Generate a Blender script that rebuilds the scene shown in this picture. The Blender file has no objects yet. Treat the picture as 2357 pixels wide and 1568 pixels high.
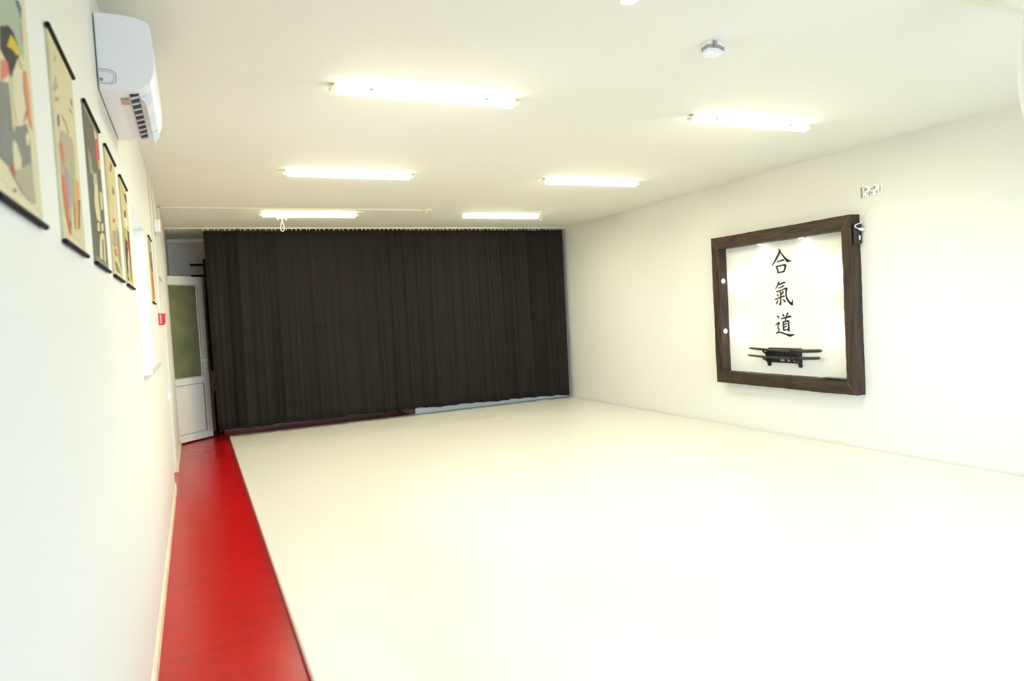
import bpy, bmesh, math, random
from mathutils import Vector, Matrix
from mathutils.geometry import tessellate_polygon
random.seed(7)
scn = bpy.context.scene
COL = scn.collection

# ------------------------------------------------------------------ camera, world, light, exposure
cam_d = bpy.data.cameras.new('camera')
cam_d.sensor_width = 36.0
cam_d.lens = 1581.09 / 2357 * 36.0
cam_d.clip_start = 0.02
cam = bpy.data.objects.new('camera', cam_d)
COL.objects.link(cam)
YAW, PITCH, ROLL = 0.4326, -0.0415, -0.0570
fw = Vector((math.sin(YAW)*math.cos(PITCH), math.cos(YAW)*math.cos(PITCH), math.sin(PITCH)))
rt0 = Vector((math.cos(YAW), -math.sin(YAW), 0))
up0 = rt0.cross(fw)
rt = math.cos(ROLL)*rt0 + math.sin(ROLL)*up0
up = -math.sin(ROLL)*rt0 + math.cos(ROLL)*up0
M = Matrix.Identity(4)
for i in range(3):
    M[i][0], M[i][1], M[i][2] = rt[i], up[i], -fw[i]
M.translation = Vector((0, 0, 1.518))
cam.matrix_world = M
cam_d.dof.use_dof = True
cam_d.dof.focus_distance = 7.0
cam_d.dof.aperture_fstop = 3.2
scn.camera = cam

SKY = 28.0
LED = 182.0
SPOT = 3.5
world = bpy.data.worlds.new('sky')
scn.world = world
world.use_nodes = True
bg = world.node_tree.nodes['Background']
bg.inputs[0].default_value = (0.74, 0.88, 1.12, 1)
bg.inputs[1].default_value = SKY
scn.view_settings.view_transform = 'Standard'
scn.view_settings.look = 'None'
scn.view_settings.gamma = 1.0
scn.view_settings.use_curve_mapping = False
scn.view_settings.exposure = 0.12
scn.cycles.use_denoising = True
scn.cycles.max_bounces = 6
scn.cycles.diffuse_bounces = 4
scn.cycles.use_adaptive_sampling = True
scn.cycles.adaptive_threshold = 0.06
scn.cycles.sample_clamp_indirect = 8.0

def portal(name, loc, rot, sx, sy):
    l = bpy.data.lights.new(name, 'AREA')
    l.shape = 'RECTANGLE'; l.size = sx; l.size_y = sy
    l.cycles.is_portal = True
    o = bpy.data.objects.new(name, l); COL.objects.link(o)
    o.location = loc; o.rotation_euler = rot
    return o
# daylight enters through the window openings; the portals only guide sampling
portal('window_daylight', (-0.50, 4.80, 1.77), (0, math.radians(-90), 0), 0.90, 1.04)
portal('window_daylight', (2.95, -1.78, 1.50), (math.radians(90), 0, 0), 4.5, 1.4)  # portal of the added window behind the viewer

# ------------------------------------------------------------------ helpers
def lin(c):
    r = []
    for v in c[:3]:
        v = v/255.0
        r.append(v/12.92 if v <= 0.04045 else ((v+0.055)/1.055)**2.4)
    return (r[0], r[1], r[2], 1.0)

def mat(name, rgb, rough=0.6, spec=0.5, metal=0.0, var=0.0, vscale=4.0, vcol=None, bump=0.0, bscale=40.0,
        emit=None, estr=0.0, stretch=(1, 1, 1), coat=0.0, sheen=0.0):
    m = bpy.data.materials.new(name); m.use_nodes = True
    nt = m.node_tree; b = nt.nodes['Principled BSDF']
    b.inputs['Base Color'].default_value = lin(rgb)
    b.inputs['Roughness'].default_value = rough
    b.inputs['Metallic'].default_value = metal
    b.inputs['Specular IOR Level'].default_value = spec
    b.inputs['Coat Weight'].default_value = coat
    b.inputs['Sheen Weight'].default_value = sheen
    if emit:
        b.inputs['Emission Color'].default_value = (emit[0], emit[1], emit[2], 1)
        b.inputs['Emission Strength'].default_value = estr
    if var or bump:
        tc = nt.nodes.new('ShaderNodeTexCoord')
        mp = nt.nodes.new('ShaderNodeMapping'); mp.inputs['Scale'].default_value = stretch
        nt.links.new(tc.outputs['Object'], mp.inputs['Vector'])
    if var:
        n = nt.nodes.new('ShaderNodeTexNoise'); n.inputs['Scale'].default_value = vscale
        n.inputs['Detail'].default_value = 3
        nt.links.new(mp.outputs[0], n.inputs['Vector'])
        mx = nt.nodes.new('ShaderNodeMix'); mx.data_type = 'RGBA'
        c2 = vcol if vcol else tuple(max(0, v*(1-var)) for v in rgb)
        mx.inputs[6].default_value = lin(rgb); mx.inputs[7].default_value = lin(c2)
        rp = nt.nodes.new('ShaderNodeValToRGB')
        rp.color_ramp.elements[0].position = 0.38; rp.color_ramp.elements[1].position = 0.66
        nt.links.new(n.outputs['Fac'], rp.inputs['Fac'])
        nt.links.new(rp.outputs['Color'], mx.inputs[0])
        nt.links.new(mx.outputs[2], b.inputs['Base Color'])
    if bump:
        n2 = nt.nodes.new('ShaderNodeTexNoise'); n2.inputs['Scale'].default_value = bscale
        n2.inputs['Detail'].default_value = 3
        nt.links.new(mp.outputs[0], n2.inputs['Vector'])
        bp = nt.nodes.new('ShaderNodeBump'); bp.inputs['Strength'].default_value = bump
        bp.inputs['Distance'].default_value = 0.02
        nt.links.new(n2.outputs['Fac'], bp.inputs['Height'])
        nt.links.new(bp.outputs[0], b.inputs['Normal'])
    return m

def mesh_obj(name, bm, m, parent=None, smooth=False, mats=None):
    me = bpy.data.meshes.new(name)
    bm.normal_update()
    bm.to_mesh(me); bm.free()
    for mm in (mats or [m]): me.materials.append(mm)
    if smooth:
        for p in me.polygons: p.use_smooth = True
    o = bpy.data.objects.new(name, me); COL.objects.link(o)
    if parent:
        o.parent = parent
        o.matrix_parent_inverse = Matrix.Translation(-parent.location) if parent.type == 'EMPTY' and parent.parent is None else Matrix.Identity(4)
    return o

def thing(name, label, cat, loc=(0, 0, 0), group=None):
    o = bpy.data.objects.new(name, None); COL.objects.link(o)
    o.location = loc; o.empty_display_size = 0.05
    tag(o, label, cat, group)
    return o
def tag(o, label, cat, group=None):
    o['label'] = label; o['category'] = cat
    if group: o['group'] = group
    return o
def struct(o, label=None, cat=None):
    o['kind'] = 'structure'
    if label: o['label'] = label
    if cat: o['category'] = cat
    return o

def box(bm, x0, x1, y0, y1, z0, z1, bev=0.0, seg=2):
    r = bmesh.ops.create_cube(bm, size=1.0)
    vs = r['verts']
    for v in vs:
        v.co = Vector(((x0+x1)/2 + v.co.x*(x1-x0), (y0+y1)/2 + v.co.y*(y1-y0), (z0+z1)/2 + v.co.z*(z1-z0)))
    if bev:
        es = list({e for v in vs for e in v.link_edges})
        bmesh.ops.bevel(bm, geom=es, offset=bev, segments=seg, affect='EDGES', profile=0.5)
def B(x0, x1, y0, y1, z0, z1, bev=0.0, seg=2):
    bm = bmesh.new(); box(bm, x0, x1, y0, y1, z0, z1, bev, seg); return bm

def tube(bm, pts, r, n=8, closed=False, caps=True, radii=None):
    pts = [Vector(p) for p in pts]
    rings = []
    N = len(pts)
    prev = None
    for i, p in enumerate(pts):
        if closed: t = (pts[(i+1) % N]-pts[i-1]).normalized()
        elif i == 0: t = (pts[1]-pts[0]).normalized()
        elif i == N-1: t = (pts[-1]-pts[-2]).normalized()
        else: t = (pts[i+1]-pts[i-1]).normalized()
        if prev is None:
            ref = Vector((0, 0, 1)) if abs(t.z) < 0.9 else Vector((1, 0, 0))
            u = t.cross(ref).normalized()
        else:
            u = (prev - t*prev.dot(t)).normalized()
        prev = u
        w = t.cross(u)
        rr = radii[i] if radii else r
        rings.append([bm.verts.new(p + rr*(math.cos(2*math.pi*k/n)*u + math.sin(2*math.pi*k/n)*w)) for k in range(n)])
    for i in range(N if closed else N-1):
        a, b2 = rings[i], rings[(i+1) % N]
        for k in range(n):
            bm.faces.new((a[k], a[(k+1) % n], b2[(k+1) % n], b2[k]))
    if caps and not closed:
        bm.faces.new(rings[0][::-1]); bm.faces.new(rings[-1])
def T(pts, r, n=8, closed=False, radii=None):
    bm = bmesh.new(); tube(bm, pts, r, n, closed, True, radii); bmesh.ops.recalc_face_normals(bm, faces=bm.faces); return bm

def prism(bm, poly, ext, place):
    """poly: list of 2-D points, ext: (e0, e1) along the third axis, place(u, v, e) -> Vector"""
    a = [bm.verts.new(place(u, v, ext[0])) for u, v in poly]
    b2 = [bm.verts.new(place(u, v, ext[1])) for u, v in poly]
    tri = tessellate_polygon([[Vector((u, v, 0)) for u, v in poly]])
    n = len(poly)
    for i in range(n):
        try: bm.faces.new((a[i], a[(i+1) % n], b2[(i+1) % n], b2[i]))
        except ValueError: pass
    for t in tri:
        for ring in (a, b2):
            try: bm.faces.new([ring[k] for k in t])
            except ValueError: pass
    bmesh.ops.recalc_face_normals(bm, faces=bm.faces)
def P(poly, ext, place):
    bm = bmesh.new(); prism(bm, poly, ext, place); return bm
def lathe(prof, cx, cy, n=32, ripple=None):
    bm = bmesh.new(); rings = []
    for r, z in prof:
        rings.append([bm.verts.new((cx + (r+(ripple(k/n*2*math.pi, z)*r if ripple else 0))*math.cos(2*math.pi*k/n),
                                    cy + (r+(ripple(k/n*2*math.pi, z)*r if ripple else 0))*math.sin(2*math.pi*k/n), z)) for k in range(n)])
    for a, b2 in zip(rings, rings[1:]):
        for k in range(n): bm.faces.new((a[k], a[(k+1) % n], b2[(k+1) % n], b2[k]))
    bm.faces.new(rings[0][::-1]); bm.faces.new(rings[-1])
    bmesh.ops.recalc_face_normals(bm, faces=bm.faces)
    return bm
def copy_tree(o, parent=None):
    c = o.copy(); COL.objects.link(c)
    if parent: c.parent = parent
    for ch in list(o.children): copy_tree(ch, c)
    return c

# ------------------------------------------------------------------ materials
m_wall = mat('wall_paint', (224, 223, 214), 0.7, 0.3)
m_ceil = mat('ceiling_paint', (236, 234, 224), 0.8, 0.3)
m_alc = mat('alcove_paint', (234, 230, 222), 0.8, 0.3)
m_red = mat('red_linoleum', (184, 2, 8), 0.25, 0.35, var=0.06, vscale=3.0, bump=0.02, bscale=14, stretch=(1, 4, 1))
m_mat = mat('white_mat_vinyl', (222, 221, 211), 0.33, 0.4, bump=0.08, bscale=3.5)
m_cream = mat('cream_baseboard', (236, 226, 196), 0.5, 0.4, var=0.08, vscale=9)
m_pvc = mat('white_pvc', (228, 226, 214), 0.35, 0.5)
m_plastic = mat('white_plastic', (240, 242, 245), 0.3, 0.5)
m_plastic2 = mat('ivory_plastic', (230, 226, 206), 0.4, 0.5)
m_black = mat('black_plastic', (16, 16, 17), 0.4, 0.5)
m_iron = mat('black_iron', (14, 14, 15), 0.45, 0.5, var=0.2)
m_grey = mat('grey_plastic_and_shade', (150, 150, 147), 0.5, 0.4)  # grey of clips and outlines; on the sensor skirt a painted shade
m_dgrey = mat('dark_outlet', (38, 42, 78), 0.5, 0.4)
m_pale = mat('pale_sticker', (196, 160, 148), 0.6, 0.3)
def wood(name, st):
    return mat(name, (62, 41, 23), 0.55, 0.45, var=0.5, vscale=6, vcol=(28, 20, 12), bump=0.9, bscale=11, stretch=st)
m_wood = wood('dark_wood_level', (3, .45, 3))
m_woodv = wood('dark_wood_upright', (3, 3, .45))
m_joint = mat('pale_mitre_joint', (118, 98, 72), 0.6, 0.3)
m_shade_line = mat('grey_shade_line', (120, 116, 100), 0.7, 0.2)  # shade tone for the groove lines on the glazed door
m_curtain = mat('black_curtain_cloth', (31, 26, 20), 0.85, 0.25, var=0.10, vscale=2, stretch=(3, 1, .4), bump=0.05, bscale=500)
m_hem = mat('curtain_seam', (26, 23, 19), 0.9, 0.2)
m_lacquer = mat('black_lacquer', (52, 43, 26), 0.28, 0.5, var=0.3, vscale=20)
m_ink = mat('black_ink', (14, 12, 14), 0.6, 0.3)
m_rod = mat('dark_rod', (20, 18, 26), 0.8, 0.2)
m_redp = mat('red_plastic', (206, 26, 34), 0.35, 0.5)
m_pinkface = mat('faded_red_sign', (214, 150, 140), 0.5, 0.4)
m_led = mat('led_diffuser', (245, 243, 235), 0.4, 0.3, emit=(1.0, 0.93, 0.69), estr=LED)
m_led_side = mat('led_diffuser_side', (245, 243, 235), 0.4, 0.3, emit=(1.0, 0.93, 0.69), estr=LED*.10)
m_spot = mat('spot_lens', (250, 245, 230), 0.3, 0.5, emit=(1.0, 0.92, 0.72), estr=40)
m_digit = mat('clock_digit_lit', (250, 250, 250), 0.4, 0.3, emit=(1, 1, 1), estr=0.12)
m_digit0 = mat('clock_digit_off', (176, 171, 148), 0.5, 0.3)
m_cloth = mat('white_cloth', (238, 240, 244), 0.8, 0.3, bump=0.1, bscale=20)
m_steel = mat('steel_grey', (150, 150, 150), 0.35, 0.5, metal=0.8)

def glass_mat(name, tint, gloss_rough):
    m = bpy.data.materials.new(name); m.use_nodes = True
    nt = m.node_tree; nt.nodes.clear()
    out = nt.nodes.new('ShaderNodeOutputMaterial')
    tr = nt.nodes.new('ShaderNodeBsdfTransparent'); tr.inputs[0].default_value = tint
    gl = nt.nodes.new('ShaderNodeBsdfGlossy'); gl.inputs['Roughness'].default_value = gloss_rough
    fr = nt.nodes.new('ShaderNodeFresnel'); fr.inputs[0].default_value = 1.45
    mx = nt.nodes.new('ShaderNodeMixShader')
    nt.links.new(fr.outputs[0], mx.inputs[0]); nt.links.new(tr.outputs[0], mx.inputs[1]); nt.links.new(gl.outputs[0], mx.inputs[2])
    nt.links.new(mx.outputs[0], out.inputs[0])
    return m
m_glass = glass_mat('window_glass', (0.95, 0.97, 0.97, 1), 0.02)
m_frost = mat('frosted_green_glass', (124, 126, 92), 0.18, 0.5, var=0.3, vscale=1.6, vcol=(84, 92, 62))

# ------------------------------------------------------------------ room shell (metres; camera stands at x=0, y=0)
A, BX, H = -0.2617, 5.6715, 2.857
YB, YE = -1.6, 11.2          # wall behind the camera, end of the alcove
MZ = 0.043                   # mat thickness

flo = struct(mesh_obj('floor', B(-1.6, BX+.2, YB-.2, YE+.2, -0.12, 0.0), m_red), 'red glossy linoleum floor strip along the left wall', 'floor')
struct(mesh_obj('ceiling', B(-1.6, BX+.2, YB-.2, YE+.2, H, H+.12), m_ceil), 'plain white painted ceiling', 'ceiling')

WY0, WY1, WZ0, WZ1 = 4.27, 5.325, 1.31, 2.222      # window in the left wall
D1A, D1B, D1Z = 7.32, 8.21, 2.06                   # closed door recess
D2A, D2B, D2Z = 10.0, 10.92, 2.27                  # doorway of the open glazed door
bm = bmesh.new()
X0 = A-.25
for y0, y1, z0, z1 in ((YB-.2, WY0, 0, H), (WY0, WY1, 0, WZ0), (WY0, WY1, WZ1, H), (WY1, D1A, 0, H), (D1A, D1B, D1Z, H),
                       (D1B, D2A, 0, H), (D2A, D2B, D2Z, H), (D2B, YE, 0, H)):
    box(bm, X0, A, y0, y1, z0, z1)
struct(mesh_obj('wall_left', bm, m_wall), 'long white wall on the left with scroll posters', 'wall')
struct(mesh_obj('wall_right', B(BX, BX+.2, YB-.2, YE, 0, H), m_wall), 'white wall on the right carrying the timber frame', 'wall')
struct(mesh_obj('wall_far', B(3.0, BX, 10.18, YE, 0, H), m_wall), 'white end wall behind the right part of the curtain', 'wall')
struct(mesh_obj('wall_alcove', B(-1.6, BX+.2, YE, YE+.2, 0, H), m_alc), 'grey shaded wall of the alcove behind the curtain', 'wall')
bm = bmesh.new()
box(bm, -1.6, -1.45, 9.4, YE, 0, H); box(bm, -1.45, X0, 9.4, 9.55, 0, H)
struct(mesh_obj('wall_passage', bm, m_wall), 'wall of the passage beyond the open door', 'wall')
bm = bmesh.new()
box(bm, -40, -1.6, -40, 40, -.4, -.3); box(bm, BX+.2, 40, -40, 40, -.4, -.3); box(bm, -1.6, BX+.2, -40, YB-.2, -.4, -.3)
struct(mesh_obj('ground', bm, mat('outdoor_paving', (150, 148, 142), .9, .2, var=.2)), 'grey paved ground outside the windows', 'ground')
# wall behind the camera, with one unseen wide window added for cool fill light
FX0, FX1, FZ0, FZ1 = 0.7, 5.2, 0.8, 2.2
bm = bmesh.new()
box(bm, -1.6, FX0, YB-.2, YB, 0, H); box(bm, FX1, BX+.2, YB-.2, YB, 0, H)
box(bm, FX0, FX1, YB-.2, YB, 0, FZ0); box(bm, FX0, FX1, YB-.2, YB, FZ1, H)
struct(mesh_obj('wall_near', bm, m_wall), 'white wall behind the viewer with an added wide window', 'wall')

def window(name, axis, c, u0, u1, z0, z1, nmul, label):
    """axis 'x': pane in the plane x=c, u is y. axis 'y': pane in the plane y=c, u is x."""
    def bb(u0, u1, z0, z1, d0, d1, bev=.004):
        return B(c+d0, c+d1, u0, u1, z0, z1, bev) if axis == 'x' else B(u0, u1, c+d0, c+d1, z0, z1, bev)
    r = thing(name, label, 'window', (c, u0, z0) if axis == 'x' else (u0, c, z0)); struct(r)
    f = .06
    for q in ((u0, u1, z0, z0+f), (u0, u1, z1-f, z1)): mesh_obj('frame_rail', bb(q[0], q[1], q[2], q[3], -.03, .03), m_pvc, r)
    us = [u0 + (u1-u0)*i/nmul for i in range(nmul+1)]
    for i, uu in enumerate(us):
        ua = uu if i == 0 else (uu-f if i == nmul else uu-f/2)
        mesh_obj('frame_stile', bb(ua, ua+f, z0+f, z1-f, -.03, .03), m_pvc, r)
    for i in range(nmul):
        mesh_obj('pane', bb(us[i]+f*.9, us[i+1]-f*.9, z0+f*.9, z1-f*.9, -.004, .004, 0), m_glass, r)
    return r
w1 = window('window_1', 'x', A-.2, WY0, WY1, WZ0, WZ1, 2, 'white framed window recessed in the left wall')
sb = bmesh.new(); box(sb, A-.17, A+.045, WY0-.04, WY1+.02, WZ0-.028, WZ0+.012, .008, 3)
mesh_obj('window_sill', sb, m_pvc, w1)
window('fill_window', 'y', YB-.1, FX0, FX1, FZ0, FZ1, 4, 'wide white framed window added behind the viewer for cool fill light')

# closed door in its shallow recess
d1 = thing('door_1', 'white closed door in the shallow recess of the left wall', 'door', (A-.07, D1A, 0)); struct(d1)
mesh_obj('door_leaf', B(A-.12, A-.07, D1A, D1B, 0.0, D1Z, .003), m_pvc, d1)
mesh_obj('door_panel', B(A-.072, A-.066, D1A+.14, D1B-.14, .2, 1.9, .003), m_pvc, d1)
hd = mesh_obj('door_handle', T([(A-.07, D1A+.07, 1.03), (A-.025, D1A+.07, 1.03), (A-.02, D1A+.09, 1.03), (A-.02, D1A+.18, 1.03)], .009), m_steel, d1)

# baseboards: low cream skirting on the left wall
for y0, y1 in ((YB, D1A), (D1B, D2A+.1)):
    struct(mesh_obj('baseboard_left', P([(0, 0), (.016, 0), (.014, .05), (.006, .062), (0, .064)], (y0, y1), lambda u, v, e: Vector((A+u, e, v))), m_cream),
           'cream skirting board along the left wall, ' + ('nearer stretch' if y0 < 0 else 'short far stretch before the open door'), 'skirting board')
struct(mesh_obj('trim_1', B(-1.45, 3.0, YE-.04, YE, H-.06, H, .008), m_alc), 'thin cove moulding at the top of the alcove wall', 'moulding')
struct(mesh_obj('trim_2', P([(0, 0), (.05, 0), (.045, .012), (.005, .012)], (0.3, BX), lambda u, v, e: Vector((e, 2.05-u, H-v))), m_plastic2), 'cream cable duct crossing the ceiling at top right', 'moulding')

# ------------------------------------------------------------------ white mat covering the training floor
bm = bmesh.new()
box(bm, 0.347, BX-.014, YB+.02, 10.17, 0.0005, MZ, .012, 3)
tmat = tag(mesh_obj('training_mat', bm, m_mat), 'large white vinyl training mat covering the floor right of the red strip', 'floor mat')
def seam(name, pts, w, hgt, m, parent):
    bm = bmesh.new(); prev = None
    for x, y, z in pts:
        c = [bm.verts.new((x, y-w/2, z-.0005)), bm.verts.new((x, y, z+hgt)), bm.verts.new((x, y+w/2, z-.0005))]
        if prev:
            for k in range(3): bm.faces.new((prev[k], prev[(k+1) % 3], c[(k+1) % 3], c[k]))
        else: bm.faces.new(c)
        prev = c
    bm.faces.new(prev[::-1])
    bmesh.ops.recalc_face_normals(bm, faces=bm.faces)
    return mesh_obj(name, bm, m, parent)
for y0, y1, ph in ((9.04, 8.80, 0), (6.62, 6.30, 1.0), (4.25, 4.05, 2.0), (1.75, 1.75, 3.0)):
    seam('seam', [(.36 + (BX-.03-.36)*k/40, y0+(y1-y0)*k/40 + .012*math.sin(k*.9+ph), MZ) for k in range(41)], .022, .0013, m_mat, tmat)
for q in (((.50, 8.6), (.62, 8.45), (.80, 8.40)), ((1.15, 8.75), (1.32, 8.66), (1.45, 8.60)), ((2.90, 6.62), (2.96, 6.35), (3.12, 6.10), (3.35, 5.95)), ((2.15, 4.40), (2.22, 4.15), (2.30, 3.95))):
    seam('crease', [(x, y, MZ) for x, y in q], .03, .0014, m_mat, tmat)
seam('seam', [(-.24 + .585*k/10, 6.15+.05*k/10, 0) for k in range(11)], .012, .0012, m_red, flo)
# outlines of the painted characters (y, z on the right wall) and of the printed patches on the scrolls (across, up)
KANJI = [
 [
  [(5.427,2.024),(5.412,2.017),(5.401,2.004),(5.401,1.987),(5.412,1.975),(5.425,1.955),(5.450,1.923),(5.482,1.888),(5.521,1.855),(5.527,1.857),(5.502,1.886),(5.475,1.922),(5.448,1.957),(5.430,1.984),(5.421,2.002)],
  [(5.401,1.990),(5.379,1.966),(5.346,1.932),(5.319,1.908),(5.289,1.892),(5.256,1.880),(5.282,1.877),(5.315,1.875),(5.329,1.885),(5.352,1.914),(5.379,1.950),(5.406,1.982)],
  [(5.458,1.891),(5.417,1.899),(5.395,1.903),(5.377,1.910),(5.356,1.901),(5.352,1.896),(5.378,1.893),(5.407,1.891),(5.447,1.885),(5.457,1.885)],
  [(5.474,1.848),(5.459,1.846),(5.448,1.820),(5.440,1.796),(5.435,1.777),(5.440,1.766),(5.450,1.772),(5.456,1.794),(5.464,1.821)],
  [(5.459,1.846),(5.419,1.849),(5.380,1.852),(5.353,1.857),(5.328,1.844),(5.332,1.833),(5.341,1.811),(5.352,1.789),(5.358,1.775),(5.374,1.774),(5.365,1.794),(5.358,1.818),(5.353,1.838),(5.370,1.842),(5.410,1.839),(5.451,1.836)],
  [(5.441,1.778),(5.403,1.781),(5.373,1.785),(5.358,1.775),(5.394,1.772),(5.423,1.770),(5.440,1.766)],
 ],
 [
  [(5.450,1.681),(5.433,1.669),(5.435,1.658),(5.448,1.645),(5.460,1.631),(5.476,1.613),(5.492,1.600),(5.490,1.608),(5.476,1.626),(5.459,1.648),(5.451,1.665)],
  [(5.441,1.651),(5.409,1.660),(5.385,1.666),(5.368,1.672),(5.350,1.667),(5.357,1.659),(5.380,1.655),(5.410,1.647),(5.442,1.640)],
  [(5.455,1.612),(5.421,1.619),(5.399,1.627),(5.387,1.636),(5.372,1.631),(5.376,1.624),(5.397,1.618),(5.427,1.612),(5.452,1.607)],
  [(5.485,1.577),(5.443,1.582),(5.403,1.591),(5.368,1.602),(5.351,1.611),(5.325,1.600),(5.329,1.587),(5.341,1.569),(5.343,1.547),(5.339,1.516),(5.328,1.493),(5.312,1.471),(5.294,1.455),(5.278,1.450),(5.270,1.468),(5.266,1.490),(5.263,1.468),(5.263,1.424),(5.277,1.419),(5.295,1.431),(5.318,1.451),(5.341,1.478),(5.352,1.509),(5.356,1.543),(5.354,1.577),(5.352,1.595),(5.379,1.590),(5.414,1.581),(5.449,1.571),(5.474,1.568)],
  [(5.434,1.574),(5.414,1.565),(5.414,1.542),(5.417,1.512),(5.419,1.474),(5.419,1.443),(5.429,1.424),(5.439,1.430),(5.449,1.440),(5.435,1.448),(5.431,1.474),(5.429,1.512),(5.427,1.551)],
  [(5.506,1.495),(5.467,1.503),(5.427,1.514),(5.387,1.526),(5.367,1.526),(5.364,1.520),(5.388,1.514),(5.417,1.507),(5.458,1.497),(5.493,1.489),(5.505,1.490)],
  [(5.473,1.549),(5.457,1.538),(5.451,1.521),(5.458,1.520),(5.468,1.531)],
  [(5.396,1.578),(5.377,1.567),(5.388,1.553),(5.406,1.538),(5.421,1.529),(5.411,1.544),(5.400,1.558)],
  [(5.463,1.489),(5.461,1.472),(5.470,1.453),(5.480,1.441),(5.490,1.447),(5.479,1.461),(5.469,1.477)],
  [(5.398,1.494),(5.375,1.481),(5.361,1.468),(5.361,1.455),(5.371,1.458),(5.385,1.474)],
 ],
 [
  [(5.487,1.317),(5.467,1.312),(5.453,1.300),(5.457,1.289),(5.470,1.297),(5.482,1.306)],
  [(5.411,1.334),(5.392,1.326),(5.385,1.312),(5.391,1.303),(5.402,1.311),(5.409,1.324)],
  [(5.345,1.351),(5.325,1.338),(5.339,1.323),(5.359,1.308),(5.371,1.300),(5.359,1.318),(5.346,1.334)],
  [(5.437,1.285),(5.399,1.293),(5.360,1.302),(5.320,1.313),(5.303,1.311),(5.286,1.301),(5.307,1.296),(5.341,1.292),(5.380,1.286),(5.429,1.279)],
  [(5.372,1.297),(5.358,1.285),(5.366,1.270),(5.378,1.255),(5.381,1.263),(5.372,1.278)],
  [(5.413,1.257),(5.399,1.250),(5.395,1.228),(5.394,1.198),(5.390,1.167),(5.398,1.153),(5.408,1.160),(5.408,1.190),(5.408,1.229)],
  [(5.399,1.250),(5.372,1.256),(5.342,1.268),(5.321,1.260),(5.322,1.235),(5.322,1.198),(5.321,1.160),(5.331,1.144),(5.343,1.156),(5.339,1.175),(5.337,1.220),(5.337,1.251),(5.367,1.247),(5.396,1.241)],
  [(5.398,1.222),(5.368,1.232),(5.351,1.234),(5.350,1.228),(5.369,1.222),(5.395,1.215)],
  [(5.397,1.194),(5.369,1.204),(5.353,1.207),(5.351,1.201),(5.370,1.195),(5.396,1.187)],
  [(5.396,1.163),(5.371,1.169),(5.337,1.175),(5.336,1.166),(5.367,1.161),(5.394,1.155)],
  [(5.510,1.220),(5.486,1.233),(5.466,1.248),(5.449,1.240),(5.457,1.225),(5.471,1.210),(5.475,1.194),(5.464,1.183),(5.459,1.167),(5.461,1.152),(5.466,1.138),(5.474,1.143),(5.470,1.156),(5.471,1.171),(5.480,1.187),(5.483,1.202),(5.476,1.218),(5.470,1.229),(5.487,1.225),(5.508,1.215)],
  [(5.511,1.131),(5.486,1.140),(5.456,1.143),(5.417,1.137),(5.378,1.125),(5.335,1.118),(5.292,1.117),(5.252,1.118),(5.283,1.103),(5.314,1.093),(5.341,1.100),(5.379,1.114),(5.418,1.126),(5.457,1.135),(5.487,1.130),(5.503,1.124)],
 ],
]
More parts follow.
